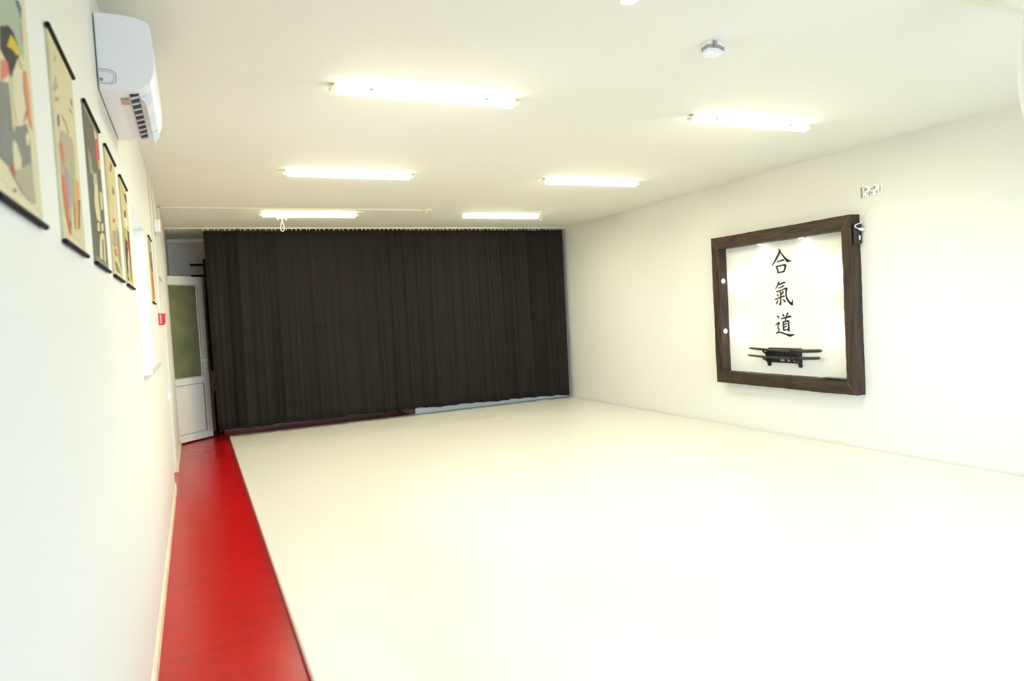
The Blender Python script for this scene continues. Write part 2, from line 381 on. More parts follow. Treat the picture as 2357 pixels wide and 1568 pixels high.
POSTER_ART = [
 [
  ((176, 190, 160),[(0.073,0.333),(0.291,0.413),(0.306,0.394),(0.297,0.334),(0.291,0.300),(0.238,0.304),(0.048,0.255)]),
  ((70, 100, 140),[(0.251,0.395),(0.287,0.411),(0.309,0.404),(0.292,0.377),(0.276,0.390)]),
  ((190, 110, 110),[(0.284,0.373),(0.295,0.366),(0.294,0.325),(0.284,0.337)]),
  ((55, 52, 48),[(0.107,0.292),(0.174,0.320),(0.213,0.324),(0.241,0.313),(0.251,0.295),(0.221,0.275),(0.192,0.250),(0.158,0.224),(0.147,0.242),(0.094,0.251)]),
  ((225, 190, 55),[(0.150,0.276),(0.189,0.310),(0.224,0.311),(0.252,0.305),(0.248,0.296),(0.224,0.286),(0.199,0.286)]),
  ((215, 185, 90),[(0.243,0.291),(0.270,0.280),(0.260,0.273),(0.244,0.275)]),
  ((225, 125, 110),[(0.093,0.234),(0.142,0.246),(0.148,0.227),(0.080,0.194)]),
  ((140, 140, 130),[(0.068,0.190),(0.135,0.209),(0.138,0.166),(0.140,0.137),(0.217,0.158),(0.257,0.173),(0.281,0.159),(0.276,0.109),(0.280,0.061),(0.283,0.031),(0.259,0.026),(0.219,0.026),(0.171,0.033),(0.119,0.045),(0.088,0.057),(0.024,0.060)]),
  ((230, 222, 185),[(0.177,0.241),(0.202,0.259),(0.243,0.263),(0.256,0.244),(0.258,0.221),(0.261,0.210),(0.239,0.180),(0.219,0.162),(0.176,0.153),(0.161,0.180),(0.156,0.208)]),
  ((232, 150, 100),[(0.276,0.278),(0.299,0.282),(0.308,0.256),(0.310,0.232),(0.307,0.207),(0.310,0.174),(0.288,0.177),(0.273,0.213),(0.263,0.242)]),
  ((215, 85, 75),[(0.241,0.176),(0.277,0.206),(0.263,0.188),(0.235,0.169)]),
  ((185, 178, 148),[(0.091,0.050),(0.187,0.078),(0.275,0.105),(0.283,0.031),(0.236,0.025),(0.169,0.029),(0.124,0.043)]),
  ((230, 222, 180),[(0.131,0.113),(0.155,0.112),(0.185,0.089),(0.172,0.071),(0.118,0.059),(0.119,0.096)]),
  ((228, 220, 170),[(0.237,0.146),(0.267,0.161),(0.275,0.153),(0.261,0.136),(0.241,0.129)]),
  ((215, 90, 80),[(0.104,0.071),(0.119,0.063),(0.125,0.054),(0.107,0.046),(0.099,0.055)]),
  ((225, 200, 160),[(0.131,0.171),(0.145,0.168),(0.150,0.133),(0.142,0.127),(0.127,0.134)]),
  ((110, 140, 160),[(0.106,0.026),(0.121,0.027),(0.112,0.020),(0.103,0.020)]),
 ],
 [
  ((175, 170, 145),[(0.063,0.444),(0.088,0.450),(0.077,0.433),(0.052,0.426)]),
  ((175, 170, 145),[(0.052,0.392),(0.075,0.396),(0.063,0.376),(0.040,0.373)]),
  ((185, 178, 150),[(0.010,0.356),(0.060,0.384),(0.093,0.379),(0.064,0.362),(0.010,0.342)]),
  ((190, 165, 110),[(0.022,0.334),(0.083,0.351),(0.086,0.343),(0.029,0.325)]),
  ((150, 140, 130),[(0.284,0.409),(0.315,0.413),(0.308,0.394),(0.285,0.392)]),
  ((160, 150, 130),[(0.243,0.372),(0.272,0.376),(0.299,0.372),(0.268,0.366)]),
  ((195, 180, 150),[(0.067,0.269),(0.185,0.289),(0.274,0.289),(0.267,0.216),(0.227,0.116),(0.168,0.106),(0.103,0.037),(0.087,0.093),(0.061,0.120),(0.027,0.154),(0.038,0.219)]),
  ((150, 110, 130),[(0.036,0.295),(0.068,0.306),(0.058,0.277),(0.032,0.268)]),
  ((230, 180, 120),[(0.094,0.314),(0.170,0.319),(0.209,0.301),(0.185,0.289),(0.165,0.306),(0.116,0.309)]),
  ((225, 130, 95),[(0.030,0.227),(0.069,0.243),(0.090,0.200),(0.058,0.177),(0.034,0.208)]),
  ((240, 120, 95),[(0.027,0.154),(0.058,0.161),(0.068,0.089),(0.092,0.041),(0.099,0.026),(0.073,0.022),(0.041,0.064),(0.024,0.113)]),
  ((180, 160, 160),[(0.085,0.188),(0.158,0.182),(0.134,0.101),(0.077,0.080),(0.067,0.121)]),
  ((185, 190, 145),[(0.200,0.225),(0.251,0.231),(0.236,0.141),(0.200,0.100),(0.173,0.118)]),
  ((225, 170, 100),[(0.241,0.188),(0.299,0.188),(0.299,0.152),(0.215,0.052),(0.172,0.046),(0.178,0.097)]),
  ((130, 115, 125),[(0.262,0.134),(0.303,0.143),(0.253,0.057),(0.230,0.054)]),
  ((235, 185, 80),[(0.188,0.087),(0.225,0.093),(0.230,0.054),(0.179,0.047)]),
  ((110, 150, 110),[(0.084,0.050),(0.112,0.059),(0.103,0.037),(0.085,0.037)]),
  ((240, 140, 130),[(0.077,0.033),(0.109,0.034),(0.084,0.020)]),
 ],
 [
  ((112, 106, 92),[(0.010,0.465),(0.321,0.465),(0.317,0.020),(0.010,0.020)]),
  ((225, 90, 90),[(0.230,0.429),(0.324,0.456),(0.323,0.386),(0.240,0.361)]),
  ((225, 205, 170),[(0.213,0.462),(0.295,0.465),(0.310,0.453),(0.243,0.432)]),
  ((220, 185, 100),[(0.266,0.367),(0.335,0.386),(0.342,0.353),(0.275,0.339)]),
  ((170, 160, 110),[(0.010,0.352),(0.071,0.339),(0.086,0.287),(0.020,0.273)]),
  ((140, 175, 150),[(0.045,0.306),(0.112,0.299),(0.132,0.275),(0.073,0.281)]),
  ((185, 200, 185),[(0.096,0.286),(0.192,0.309),(0.196,0.273),(0.089,0.252)]),
  ((228, 218, 170),[(0.101,0.255),(0.196,0.273),(0.195,0.207),(0.212,0.151),(0.097,0.142),(0.067,0.186)]),
  ((222, 212, 160),[(0.233,0.258),(0.307,0.264),(0.302,0.210),(0.233,0.191)]),
  ((220, 210, 165),[(0.092,0.131),(0.163,0.144),(0.157,0.112),(0.089,0.106)]),
  ((220, 210, 165),[(0.195,0.142),(0.274,0.157),(0.271,0.130),(0.194,0.118)]),
  ((225, 215, 170),[(0.139,0.098),(0.217,0.118),(0.275,0.116),(0.266,0.055),(0.259,0.020),(0.156,0.020),(0.086,0.020),(0.112,0.067)]),
  ((110, 105, 90),[(0.191,0.090),(0.228,0.095),(0.211,0.020),(0.174,0.020)]),
 ],
 [
  ((130, 120, 95),[(0.176,0.465),(0.238,0.462),(0.181,0.422),(0.133,0.421)]),
  ((140, 130, 110),[(0.180,0.369),(0.261,0.366),(0.229,0.342),(0.158,0.333)]),
  ((225, 205, 150),[(0.015,0.396),(0.127,0.411),(0.113,0.286),(0.010,0.285)]),
  ((225, 215, 170),[(0.149,0.292),(0.246,0.291),(0.264,0.239),(0.195,0.211),(0.130,0.237)]),
  ((235, 120, 75),[(0.072,0.220),(0.180,0.239),(0.187,0.224),(0.080,0.207)]),
  ((185, 165, 140),[(0.041,0.170),(0.182,0.192),(0.175,0.129),(0.065,0.108),(0.010,0.119)]),
  ((235, 105, 65),[(0.046,0.103),(0.131,0.112),(0.164,0.088),(0.092,0.077)]),
  ((160, 155, 130),[(0.232,0.216),(0.301,0.189),(0.299,0.079),(0.285,0.033),(0.210,0.080),(0.199,0.141)]),
  ((150, 140, 100),[(0.031,0.054),(0.126,0.055),(0.237,0.020),(0.069,0.020)]),
 ],
 [
  ((95, 85, 75),[(0.144,0.438),(0.318,0.457),(0.335,0.416),(0.239,0.415)]),
  ((225, 180, 100),[(0.073,0.458),(0.162,0.462),(0.162,0.433),(0.091,0.424)]),
  ((90, 100, 80),[(0.096,0.343),(0.202,0.366),(0.201,0.334),(0.111,0.304)]),
  ((235, 228, 190),[(0.051,0.311),(0.271,0.334),(0.325,0.309),(0.082,0.265)]),
  ((160, 190, 90),[(0.010,0.255),(0.126,0.264),(0.067,0.216),(0.010,0.160),(0.010,0.200)]),
  ((70, 62, 55),[(0.072,0.223),(0.170,0.204),(0.150,0.118),(0.042,0.038),(0.113,0.020),(0.020,0.020),(0.010,0.084),(0.010,0.162)]),
  ((75, 68, 60),[(0.198,0.270),(0.296,0.272),(0.272,0.151),(0.244,0.025),(0.206,0.040),(0.219,0.146)]),
  ((200, 80, 70),[(0.154,0.212),(0.248,0.213),(0.169,0.172),(0.078,0.173)]),
  ((225, 200, 150),[(0.144,0.169),(0.211,0.166),(0.091,0.072),(0.059,0.090)]),
 ],
 [
  ((150, 180, 160),[(0.010,0.465),(0.345,0.465),(0.345,0.431),(0.018,0.385)]),
  ((165, 130, 100),[(0.010,0.373),(0.329,0.408),(0.345,0.335),(0.010,0.286)]),
  ((120, 115, 115),[(0.010,0.286),(0.345,0.335),(0.345,0.250),(0.091,0.219)]),
  ((235, 120, 60),[(0.020,0.207),(0.287,0.234),(0.345,0.147),(0.331,0.033),(0.079,0.029),(0.010,0.110)]),
  ((160, 140, 120),[(0.094,0.131),(0.323,0.121),(0.342,0.088),(0.089,0.082)]),
 ],
]
# ------------------------------------------------------------------ curtain and rail
rail = thing('curtain_rail', 'thin white ceiling rail that the black curtain hangs from', 'curtain rail', (-.22, 9.93, H))
mesh_obj('track', B(-.255, 5.66, 9.915, 9.945, H-.018, H-.0005, .003), m_plastic2, rail)
gb = bmesh.new(); box(gb, -.005, .005, -.004, .004, -.026, 0, .002, 1)
gm = bpy.data.meshes.new('glider'); gb.to_mesh(gm); gb.free(); gm.materials.append(m_plastic2)
for i in range(84):
    g = bpy.data.objects.new('glider', gm); COL.objects.link(g); g.parent = rail
    x = -.20 if i == 0 else .205 + (i-1)*.0655 + random.uniform(-.012, .012)
    g.location = Vector((x, 9.93, H-.016)) - rail.location

CX0, CX1, CZT = 0.203, 5.60, H-.043
def fold(x, t):
    """depth offset of the cloth at width x, t=0 top .. 1 hem"""
    s = (x-CX0)/(CX1-CX0)
    amp = .012 + .009*t + (.014 if s > .9 else .014*max(0, (s-.75)/.15)) + .010*max(0, 1-s*6)
    ph = x*26 + 2.2*math.sin(x*1.7) + 1.3*math.sin(x*4.1+1.0) + .6*t*math.sin(x*2.3)
    d = math.sin(ph) + .55*math.sin(ph*.47+1.3+.5*t) + .35*math.sin(ph*1.9+x*3)
    return 1.45*amp*d + .018*math.sin(x*1.3+.4)*t
bm = bmesh.new()
NX, NZ = 720, 26
grid = []
for j in range(NZ+1):
    t = j/NZ; row = []
    for i in range(NX+1):
        s = i/NX
        x = CX0 + (CX1-CX0)*s
        zb = .158 - .052*max(0, (s-.5)/.5) + .006*math.sin(x*7)*(1 if s < .96 else 0)
        if s > .965: zb -= .012
        zt = CZT - .006*abs(math.sin(x*48))*(1 if s < .5 else .3)
        xx = x + .012*t*math.sin(x*9) + (.05*t if s > .98 else 0)*0 + (-.02*(1-t)*(1-s) if False else 0)
        z = zt + (zb-zt)*t
        row.append(bm.verts.new((xx, 9.93 + fold(x, t), z)))
    grid.append(row)
for j in range(NZ):
    for i in range(NX):
        bm.faces.new((grid[j][i], grid[j+1][i], grid[j+1][i+1], grid[j][i+1]))
cur = mesh_obj('curtain', bm, m_curtain, smooth=True)
sm = cur.modifiers.new('thickness', 'SOLIDIFY'); sm.thickness = .003
tag(cur, 'wide black pleated curtain closing off the far end of the hall', 'curtain')
bm = bmesh.new()                                  # stitched cross seam halfway up and bottom hem
for z0, z1, xa, xb, sl in ((1.452, 1.460, .3, 4.9, .004), (.0, .0, 0, 0, 0)):
    if xb == 0: continue
    n = 500; prev = None
    for i in range(n+1):
        x = xa + (xb-xa)*i/n
        t = 1-(z0-.158)/(CZT-.158)
        y = 9.93 + fold(x, t) - .004
        xx = x + .012*t*math.sin(x*9)
        cur2 = [bm.verts.new((xx, y, z0 + sl*i/n*2)), bm.verts.new((xx, y, z1 + sl*i/n*2)), bm.verts.new((xx, y+.003, z1+sl*i/n*2)), bm.verts.new((xx, y+.003, z0+sl*i/n*2))]
        if prev:
            for k in range(4): bm.faces.new((prev[k], prev[(k+1) % 4], cur2[(k+1) % 4], cur2[k]))
        prev = cur2
bmesh.ops.recalc_face_normals(bm, faces=bm.faces)
mesh_obj('cross_seam', bm, m_hem, cur)

# ------------------------------------------------------------------ ceiling lights
def led_light(x0, x1, y, label):
    r = thing('ceiling_light', label, 'ceiling light', ((x0+x1)/2, y, H), 'linear ceiling lights')
    mesh_obj('housing', B(x0+.02, x1-.02, y-.024, y+.024, H-.020, H-.0005, .003), m_plastic, r)
    prof = [(-.031, -.020), (.031, -.020), (.031, -.024), (.028, -.040), (.020, -.051), (0, -.056), (-.020, -.051), (-.028, -.040), (-.031, -.024)]
    dbm = P(prof, (x0+.045, x1-.045), lambda u, v, e: Vector((e, y+u, H+v)))
    dbm.normal_update()
    for f in dbm.faces: f.material_index = 0 if f.normal.z < -.8 else 1
    mesh_obj('diffuser', dbm, None, r, mats=[m_led, m_led_side])
    cp = [(u*.85, v*.74) for u, v in prof]
    for e0, e1 in ((x0, x0+.044), (x1-.044, x1)):
        mesh_obj('end_cap', P(cp, (e0, e1), lambda u, v, e: Vector((e, y+u, H+v))), m_plastic2, r)
    for xx in (x0+.23, x1-.23):
        mesh_obj('clip', B(xx-.010, xx+.010, y-.034, y-.028, H-.030, H-.017, .002), m_grey, r)
    return r
names = [('nearest', 3.956), ('middle', 6.245), ('farthest', 8.608)]
XS = ((.787, 1.962), (3.324, 4.512))
for k, (nm, y) in enumerate(names):
    for s, (x0, x1) in enumerate(XS):
        led_light(x0, x1, y, 'white linear LED ceiling light, %s of the three in the %s row' % (nm, ('left', 'right')[s]))
# added glowing disc, stands in for a hot spot of light on the ceiling
dl = thing('ceiling_hot_spot', 'small round glowing disc standing in for a hot spot of light on the ceiling at the top edge', 'ceiling_hot_spot', (1.825, 2.53, H))
mesh_obj('rim', lathe([(.045, H-.0005), (.045, H-.008), (.040, H-.012), (.030, H-.012)], 1.825, 2.53), m_plastic, dl)
mesh_obj('lens', lathe([(.029, H-.011), (.029, H-.014), (.02, H-.017), (.005, H-.018)], 1.825, 2.53), m_spot, dl)

# ------------------------------------------------------------------ ceiling fittings
# smoke sensor; the skirt's grey paints its side faces as in shade
sn = thing('ceiling_sensor', 'white ceiling sensor with an angled skirt coloured grey for shade near the right row of lights', 'sensor', (2.56, 2.85, H))
hexa = [(2.505, 2.862), (2.498, 2.803), (2.560, 2.792), (2.618, 2.815), (2.622, 2.88), (2.56, 2.905)]
mesh_obj('base_plate', P([(2.56+(x-2.56)*.93, 2.85+(y-2.85)*.93) for x, y in hexa], (H-.02, H-.0005), lambda u, v, e: Vector((u, v, e))), m_plastic, sn)
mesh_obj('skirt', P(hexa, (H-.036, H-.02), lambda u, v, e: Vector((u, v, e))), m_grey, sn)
mesh_obj('bottom_cover', P([(2.56+(x-2.56)*.88, 2.85+(y-2.85)*.88) for x, y in hexa], (H-.052, H-.036), lambda u, v, e: Vector((u, v, e))), m_plastic, sn)
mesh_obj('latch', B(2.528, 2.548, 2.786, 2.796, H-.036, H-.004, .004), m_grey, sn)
# round smoke detector at the end of a surface conduit
sd = thing('smoke_detector', 'round white smoke detector at the end of the ceiling conduit', 'smoke detector', (2.746, 8.21, H))
mesh_obj('base', lathe([(.052, H-.0005), (.054, H-.012), (.050, H-.022)], 2.746, 8.21), m_plastic2, sd, True)
mesh_obj('chamber', lathe([(.044, H-.022), (.045, H-.036), (.030, H-.052), (.01, H-.055)], 2.746, 8.21), m_plastic2, sd, True)
for dx in (-.014, .014): mesh_obj('slot', B(2.746+dx-.007, 2.746+dx+.007, 8.16, 8.168, H-.046, H-.040, .001), m_black, sd)
tag(mesh_obj('ceiling_conduit', B(-.23, 2.70, 8.235, 8.26, H-.02, H-.0005, .004), m_plastic2), 'white straight conduit crossing the ceiling to the smoke detector', 'conduit')

def hook(x, y, label, loop, ang):
    r = thing('ceiling_hook', label, 'ceiling hook', (x, y, H), 'ceiling hooks at the far end')
    c, s = math.cos(ang), math.sin(ang)
    bm = bmesh.new(); box(bm, -.07, .07, -.018, .018, H-.012, H-.0005, .003)
    for v in bm.verts: v.co.x, v.co.y = x + c*v.co.x - s*v.co.y, y + s*v.co.x + c*v.co.y
    mesh_obj('mount_plate', bm, m_plastic2, r)
    for d in (-.05, .05):
        mesh_obj('bolt', lathe([(.011, H-.012), (.011, H-.022), (.006, H-.03)], x+c*d, y+s*d, 10), m_plastic2, r)
    mesh_obj('shank', T([(x, y, H-.01), (x, y, H-.05)], .01), m_plastic2, r)
    pts = []
    for k in range(20):
        t = 2*math.pi*k/20
        w = .012 + .018*(1-math.cos(t))/2
        pts.append((x + w*math.sin(t), y, H-.045-loop/2 + loop/2*math.cos(t)))
    mesh_obj('loop', T(pts, .0055, 8, True), m_plastic2, r, True)
hook(1.10, 9.05, 'white hook with a hanging loop below the farthest left light', .12, .1)
hook(4.14, 8.22, 'white hook with small loop in front of the farthest right light, left one', .09, .2)
hook(4.32, 8.22, 'white hook with small loop at the right end of the farthest right light', .09, .2)

# ------------------------------------------------------------------ air conditioner on the left wall
AY0, AY1 = 3.0, 3.77
ac = thing('air_conditioner', 'white split air conditioner high on the left wall with its flap open', 'air conditioner', (A, AY0, 2.44))
prof = [(0, 2.725), (.10, 2.724), (.145, 2.718), (.178, 2.704), (.186, 2.69), (.1895, 2.64), (.191, 2.58), (.189, 2.53), (.184, 2.505), (.172, 2.478), (.15, 2.458),
        (.12, 2.447), (.06, 2.441), (0, 2.44)]
bm = P(prof, (AY0, AY1), lambda u, v, e: Vector((A+.004+u, e, v)))
mesh_obj('body', bm, m_plastic, ac)
for yy, nm in ((AY0-.004, 'side_cover'), (AY1+.004, 'side_cover')):
    e = (yy, AY0+.001) if yy < AY0 else (AY1-.001, yy)
    mesh_obj(nm, P([(.003+u*.975, 2.44+(v-2.44)*.985+.002) for u, v in prof], e, lambda u, v, e: Vector((A+.004+u, e, v))), m_plastic, ac)
mesh_obj('outlet', P([(.098, 2.437), (.128, 2.4465), (.128, 2.452), (.098, 2.448)], (AY0+.05, AY1-.04), lambda u, v, e: Vector((A+.004+u, e, v))), m_dgrey, ac)
for k in range(9):
    y = AY0 + .07 + k*.078
    mesh_obj('vane', P([(.099, 2.434), (.127, 2.443), (.127, 2.449), (.099, 2.446)], (y, y+.018), lambda u, v, e: Vector((A+.004+u, e, v))), m_plastic, ac)
fl = mesh_obj('flap', P([(.128, 2.443), (.133, 2.448), (.152, 2.424), (.156, 2.402), (.152, 2.400), (.146, 2.420)], (AY0+.05, AY1-.04), lambda u, v, e: Vector((A+.004+u, e, v))), m_plastic, ac)
for y in (AY0+.10, AY0+.38, AY0+.66):
    mesh_obj('flap_rib', P([(.134, 2.446), (.172, 2.470), (.176, 2.44), (.156, 2.412)], (y, y+.006), lambda u, v, e: Vector((A+.004+u, e, v))), m_plastic, fl)
mesh_obj('sticker', B(A+.065, A+.094, AY0+.10, AY0+.17, 2.4365, 2.4405), m_pale, ac)
# outline of the knock-out plate on the near side
kp = [(A+.008, 2.515), (A+.05, 2.512), (A+.063, 2.498), (A+.062, 2.468), (A+.05, 2.462), (A+.01, 2.462)]
mesh_obj('knockout_outline', T([(x, AY0-.005, z) for x, z in kp], .0014, 6), m_grey, ac)
kp2 = [(A+.01, 2.507), (A+.045, 2.505), (A+.055, 2.494), (A+.054, 2.473), (A+.045, 2.468)]
mesh_obj('knockout_outline', T([(x, AY0-.005, z) for x, z in kp2], .001, 6), m_grey, ac)
mesh_obj('drain_hole', B(A+.008, A+.02, AY0-.007, AY0-.003, 2.470, 2.482, .002), m_grey, ac)

# ------------------------------------------------------------------ hanging scroll posters
PW, PH, PZ = .355, .485, 1.745
PCOL = [(238, 226, 184), (236, 222, 176), (150, 144, 122), (232, 216, 162), (226, 208, 150), (218, 196, 150)]
PLAB = ['large-figure scroll poster nearest the viewer, cut by the left edge, with black and yellow headdress',
        'cream scroll poster with an orange-red robed figure, beside the air conditioner',
        'dark grey-brown scroll poster with a pale figure and red stripe, third from the viewer',
        'cream scroll poster with small orange patches, fourth from the viewer',
        'scroll poster with black and green figure just before the window',
        'narrow-looking scroll poster with bright orange lower half, beyond the window']
PYS = [1.285, 1.885, 2.455, 3.005, 3.575, 5.75]
def rgb_mat(c, cache={}):
    if c not in cache:
        cache[c] = mat('print_%d_%d_%d' % c, tuple(int(v*.90) for v in c), 0.75, 0.2)
    return cache[c]
for i in range(6):
    y0 = PYS[i]
    r = thing('hanging_scroll', PLAB[i], 'poster', (A, y0, PZ), 'printed scroll posters on the left wall')
    mesh_obj('sheet', B(A+.0008, A+.006, y0+.004, y0+PW-.004, PZ, PZ+PH), mat('scroll_paper', tuple(int(v*.92) for v in PCOL[i]), .8, .2, var=.05, vscale=9, vcol=tuple(int(v*.87) for v in PCOL[i])), r)
    for z in (PZ-.004, PZ+PH+.004):
        mesh_obj('rod', T([(A+.008, y0-.008, z), (A+.008, y0+PW+.008, z)], .0062, 10), m_rod, r)
    bm = bmesh.new(); mats = []
    field = tuple(int(v*.97) for v in PCOL[i])
    for k, (c, poly) in enumerate([(field, [(.012, .022), (PW-.012, .022), (PW-.012, PH-.022), (.012, PH-.022)])] + POSTER_ART[i]):
        mm = rgb_mat(c)
        if mm not in mats: mats.append(mm)
        nf = len(bm.faces)
        prism(bm, poly, (.0061+.00012*k, .0064+.00012*k), lambda u, v, e: Vector((A+e, y0+u, PZ+v)))
        bm.faces.ensure_lookup_table()
        for f in bm.faces[nf:]: f.material_index = mats.index(mm)
    mesh_obj('printed_picture', bm, None, r, mats=mats)

# ------------------------------------------------------------------ small fittings on the left wall
tag(mesh_obj('cable_trunking', B(A+.0005, A+.016, 6.545, 6.572, 1.68, H-.001, .003), m_plastic2), 'vertical white cable trunking above the red call point', 'cable trunking')
tag(mesh_obj('cable_trunking', B(A+.0005, A+.016, 7.085, 7.112, 2.545, H-.001, .003), m_plastic2), 'short vertical white cable trunking above the exit sign box', 'cable trunking')
tag(mesh_obj('cable_trunking', B(A+.0005, A+.02, 8.30, 8.33, 2.60, H-.001, .003), m_plastic2), 'short white trunking piece where the ceiling conduit meets the left wall', 'cable trunking')
xb = thing('exit_sign', 'small white wall box with a faded red face above the closed door', 'sign', (A, 7.0, 2.42))
mesh_obj('case', B(A+.0005, A+.055, 7.0, 7.3, 2.425, 2.54, .008, 3), m_plastic, xb)
mesh_obj('sign_face', B(A+.053, A+.058, 7.02, 7.28, 2.44, 2.525, .002), m_pinkface, xb)
cp = thing('fire_call_point', 'small red fire alarm call point on the left wall', 'alarm button', (A, 6.52, 1.57))
mesh_obj('case', P([(0, 1.575), (.038, 1.575), (.052, 1.60), (.054, 1.672), (0, 1.675)], (6.515, 6.60), lambda u, v, e: Vector((A+.0005+u, e, v))), m_redp, cp)
for k in range(5):
    mesh_obj('white_mark', B(A+.012, A+.024, 6.5135, 6.516, 1.592+k*.016, 1.600+k*.016), m_plastic, cp)
mesh_obj('push_plate', B(A+.05, A+.057, 6.535, 6.58, 1.61, 1.655, .002), m_plastic, cp)
sw = thing('light_switch', 'white light switch beside the closed door', 'light switch', (A, 7.1, .89))
mesh_obj('plate', B(A+.0005, A+.012, 7.10, 7.185, .885, .970, .004), m_plastic, sw)
mesh_obj('rocker', P([(0, 0), (.012, .004), (.006, .055), (0, .058)], (7.115, 7.17), lambda u, v, e: Vector((A+.011+u, e, .898+v))), m_plastic, sw)

# ------------------------------------------------------------------ open glazed door (hinge on the left wall, swung 45 degrees)
DP, DV = Vector((.157, 10.52, 0)), Vector((.717, .697, 0))
DN = Vector((-.697, .717, 0))                     # away from the viewer
d2 = thing('door_2', 'white half-glazed plastic door standing ajar beside the curtain', 'door', (DP.x-.8*DV.x, DP.y-.8*DV.y, .02)); struct(d2)
def D(s0, s1, z0, z1, e0, e1, bev=.003):
    bm = B(s0, s1, e0, e1, z0, z1, bev)
    for v in bm.verts:
        q = DP + DV*v.co.x + DN*v.co.y
        v.co = Vector((q.x, q.y, v.co.z))
    return bm
DW = .80
mesh_obj('stile', D(-.105, 0, .02, 2.25, 0, .06), m_pvc, d2)
mesh_obj('stile', D(-DW, -DW+.105, .02, 2.25, 0, .06), m_pvc, d2)
for z0, z1 in ((.02, .12), (.785, .872), (2.135, 2.25)):
    mesh_obj('rail', D(-DW+.104, -.104, z0, z1, 0.0005, .0595), m_pvc, d2)
mesh_obj('lower_panel', D(-DW+.1, -.1, .115, .79, .012, .05), m_pvc, d2)
mesh_obj('glass', D(-DW+.1, -.1, .868, 2.14, .02, .036, 0), m_frost, d2)
for q in ((-DW+.105, -DW+.115, .872, 2.135), (-.115, -.105, .872, 2.135), (-DW+.115, -.115, .872, .882), (-DW+.115, -.115, 2.125, 2.135)):
    mesh_obj('glazing_bead', D(q[0], q[1], q[2], q[3], .004, .02, .001), m_pvc, d2)
for z0, z1 in ((.12, .785), (.872, 2.135)):  # grey strips paint the shadow groove around lower panel and glass
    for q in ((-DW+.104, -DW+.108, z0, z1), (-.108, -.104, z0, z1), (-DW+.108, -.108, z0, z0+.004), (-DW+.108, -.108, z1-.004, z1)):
        mesh_obj('shade_line', D(q[0], q[1], q[2], q[3], -.0006, .012, 0), m_shade_line, d2)
hp = lambda s, z, e: tuple(DP + DV*s + DN*e + Vector((0, 0, z)))
hh = mesh_obj('handle', T([hp(-.045, 1.097, 0), hp(-.045, 1.097, -.045), hp(-.055, 1.097, -.052), hp(-.17, 1.097, -.052)], .010, 10), m_plastic, d2, True)
mesh_obj('handle_plate', D(-.062, -.028, .93, 1.14, -.008, 0, .002), m_plastic, d2)
mesh_obj('keyhole', D(-.050, -.040, .955, .985, -.0095, -.007, 0), m_black, d2)

# ------------------------------------------------------------------ black weapon rack in the alcove
rk = thing('weapon_rack', 'black wall rack with pegs half hidden behind the curtain edge', 'rack', (.22, YE, .9))
mesh_obj('upright', B(.195, .235, YE-.05, YE-.001, .90, 2.56, .004), m_iron, rk)
mesh_obj('upright', B(1.195, 1.235, YE-.05, YE-.001, .90, 2.56, .004), m_iron, rk)
for z in (2.475, 2.315):
    mesh_obj('bar', T([(.022, YE-.07, z), (.06, YE-.07, z-.002), (1.24, YE-.07, z)], .016, 10), m_iron, rk)
for k in range(8):
    z = 2.15 - k*.155
    mesh_obj('peg', B(.185, .215, YE-.16, YE-.04, z-.012, z+.012, .005), m_iron, rk)
bgm = thing('staff_bag', 'black slim bag with a loop standing between the door and the curtain', 'bag', (.24, 10.85, 0))
mesh_obj('bag_body', lathe([(.05, 0.0005), (.055, .03), (.055, .45), (.045, .60), (.02, .66)], .255, 10.85, 20), m_black, bgm, True)
mesh_obj('loop', T([(.255+.03*math.sin(t), 10.85, .70-.05*math.cos(t)) for t in [k*2*math.pi/16 for k in range(16)]], .007, 6, True), m_black, bgm, True)

# ------------------------------------------------------------------ timber frame on the right wall
fr = thing('timber_frame', 'large dark weathered timber frame with small spotlights on the right wall', 'frame', (BX, 5.38, .557))
FD = .122
O0, O1, I0, I1 = 4.444, 6.323, 4.545, 6.215     # y: outer and inner
Z0, Z1, J0, J1 = .557, 2.237, .688, 2.106       # z: outer and inner
def beam(poly, seed, chip):
    """mitred beam with an uneven hewn surface"""
    bm = P(poly, (BX-FD, BX-.001), lambda u, v, e: Vector((e, u, v)))
    bmesh.ops.subdivide_edges(bm, edges=[e for e in bm.edges if e.calc_length() > .3], cuts=40, use_grid_fill=True)
    rnd = random.Random(seed)
    off = [rnd.uniform(0, 6.28) for _ in range(6)]
    for v in bm.verts:
        s = v.co.y*7 + v.co.z*7
        if v.co.x < BX-.06:
            v.co.x += .0012*math.sin(s*1.3+off[0]) + .001*math.sin(s*4.1+off[1])
        n = .0012*math.sin(s*1.1+off[2]) + .0009*math.sin(s*6.3+off[3]) + rnd.uniform(-.0014, .0014)
        if chip == 'z': v.co.z += n
        else: v.co.y += n
    bmesh.ops.triangulate(bm, faces=bm.faces)
    return bm
mesh_obj('beam_top', beam([(O0, Z1), (O1, Z1), (I1, J1), (I0, J1)], 1, 'z'), m_wood, fr)
mesh_obj('beam_bottom', beam([(O0, Z0), (O1, Z0), (I1, J0), (I0, J0)], 2, 'z'), m_wood, fr)
mesh_obj('beam_upright', beam([(O0, Z0), (I0, J0), (I0, J1), (O0, Z1)], 3, 'y'), m_woodv, fr)
mesh_obj('beam_upright', beam([(O1, Z0), (I1, J0), (I1, J1), (O1, Z1)], 4, 'y'), m_woodv, fr)
for yo, zo, yi, zi in ((O0, Z0, I0, J0), (O0, Z1, I0, J1), (O1, Z0, I1, J0), (O1, Z1, I1, J1)):
    mesh_obj('mitre_joint', T([(BX-FD, yo, zo), (BX-FD, yi, zi)], .0020, 6), m_joint, fr)
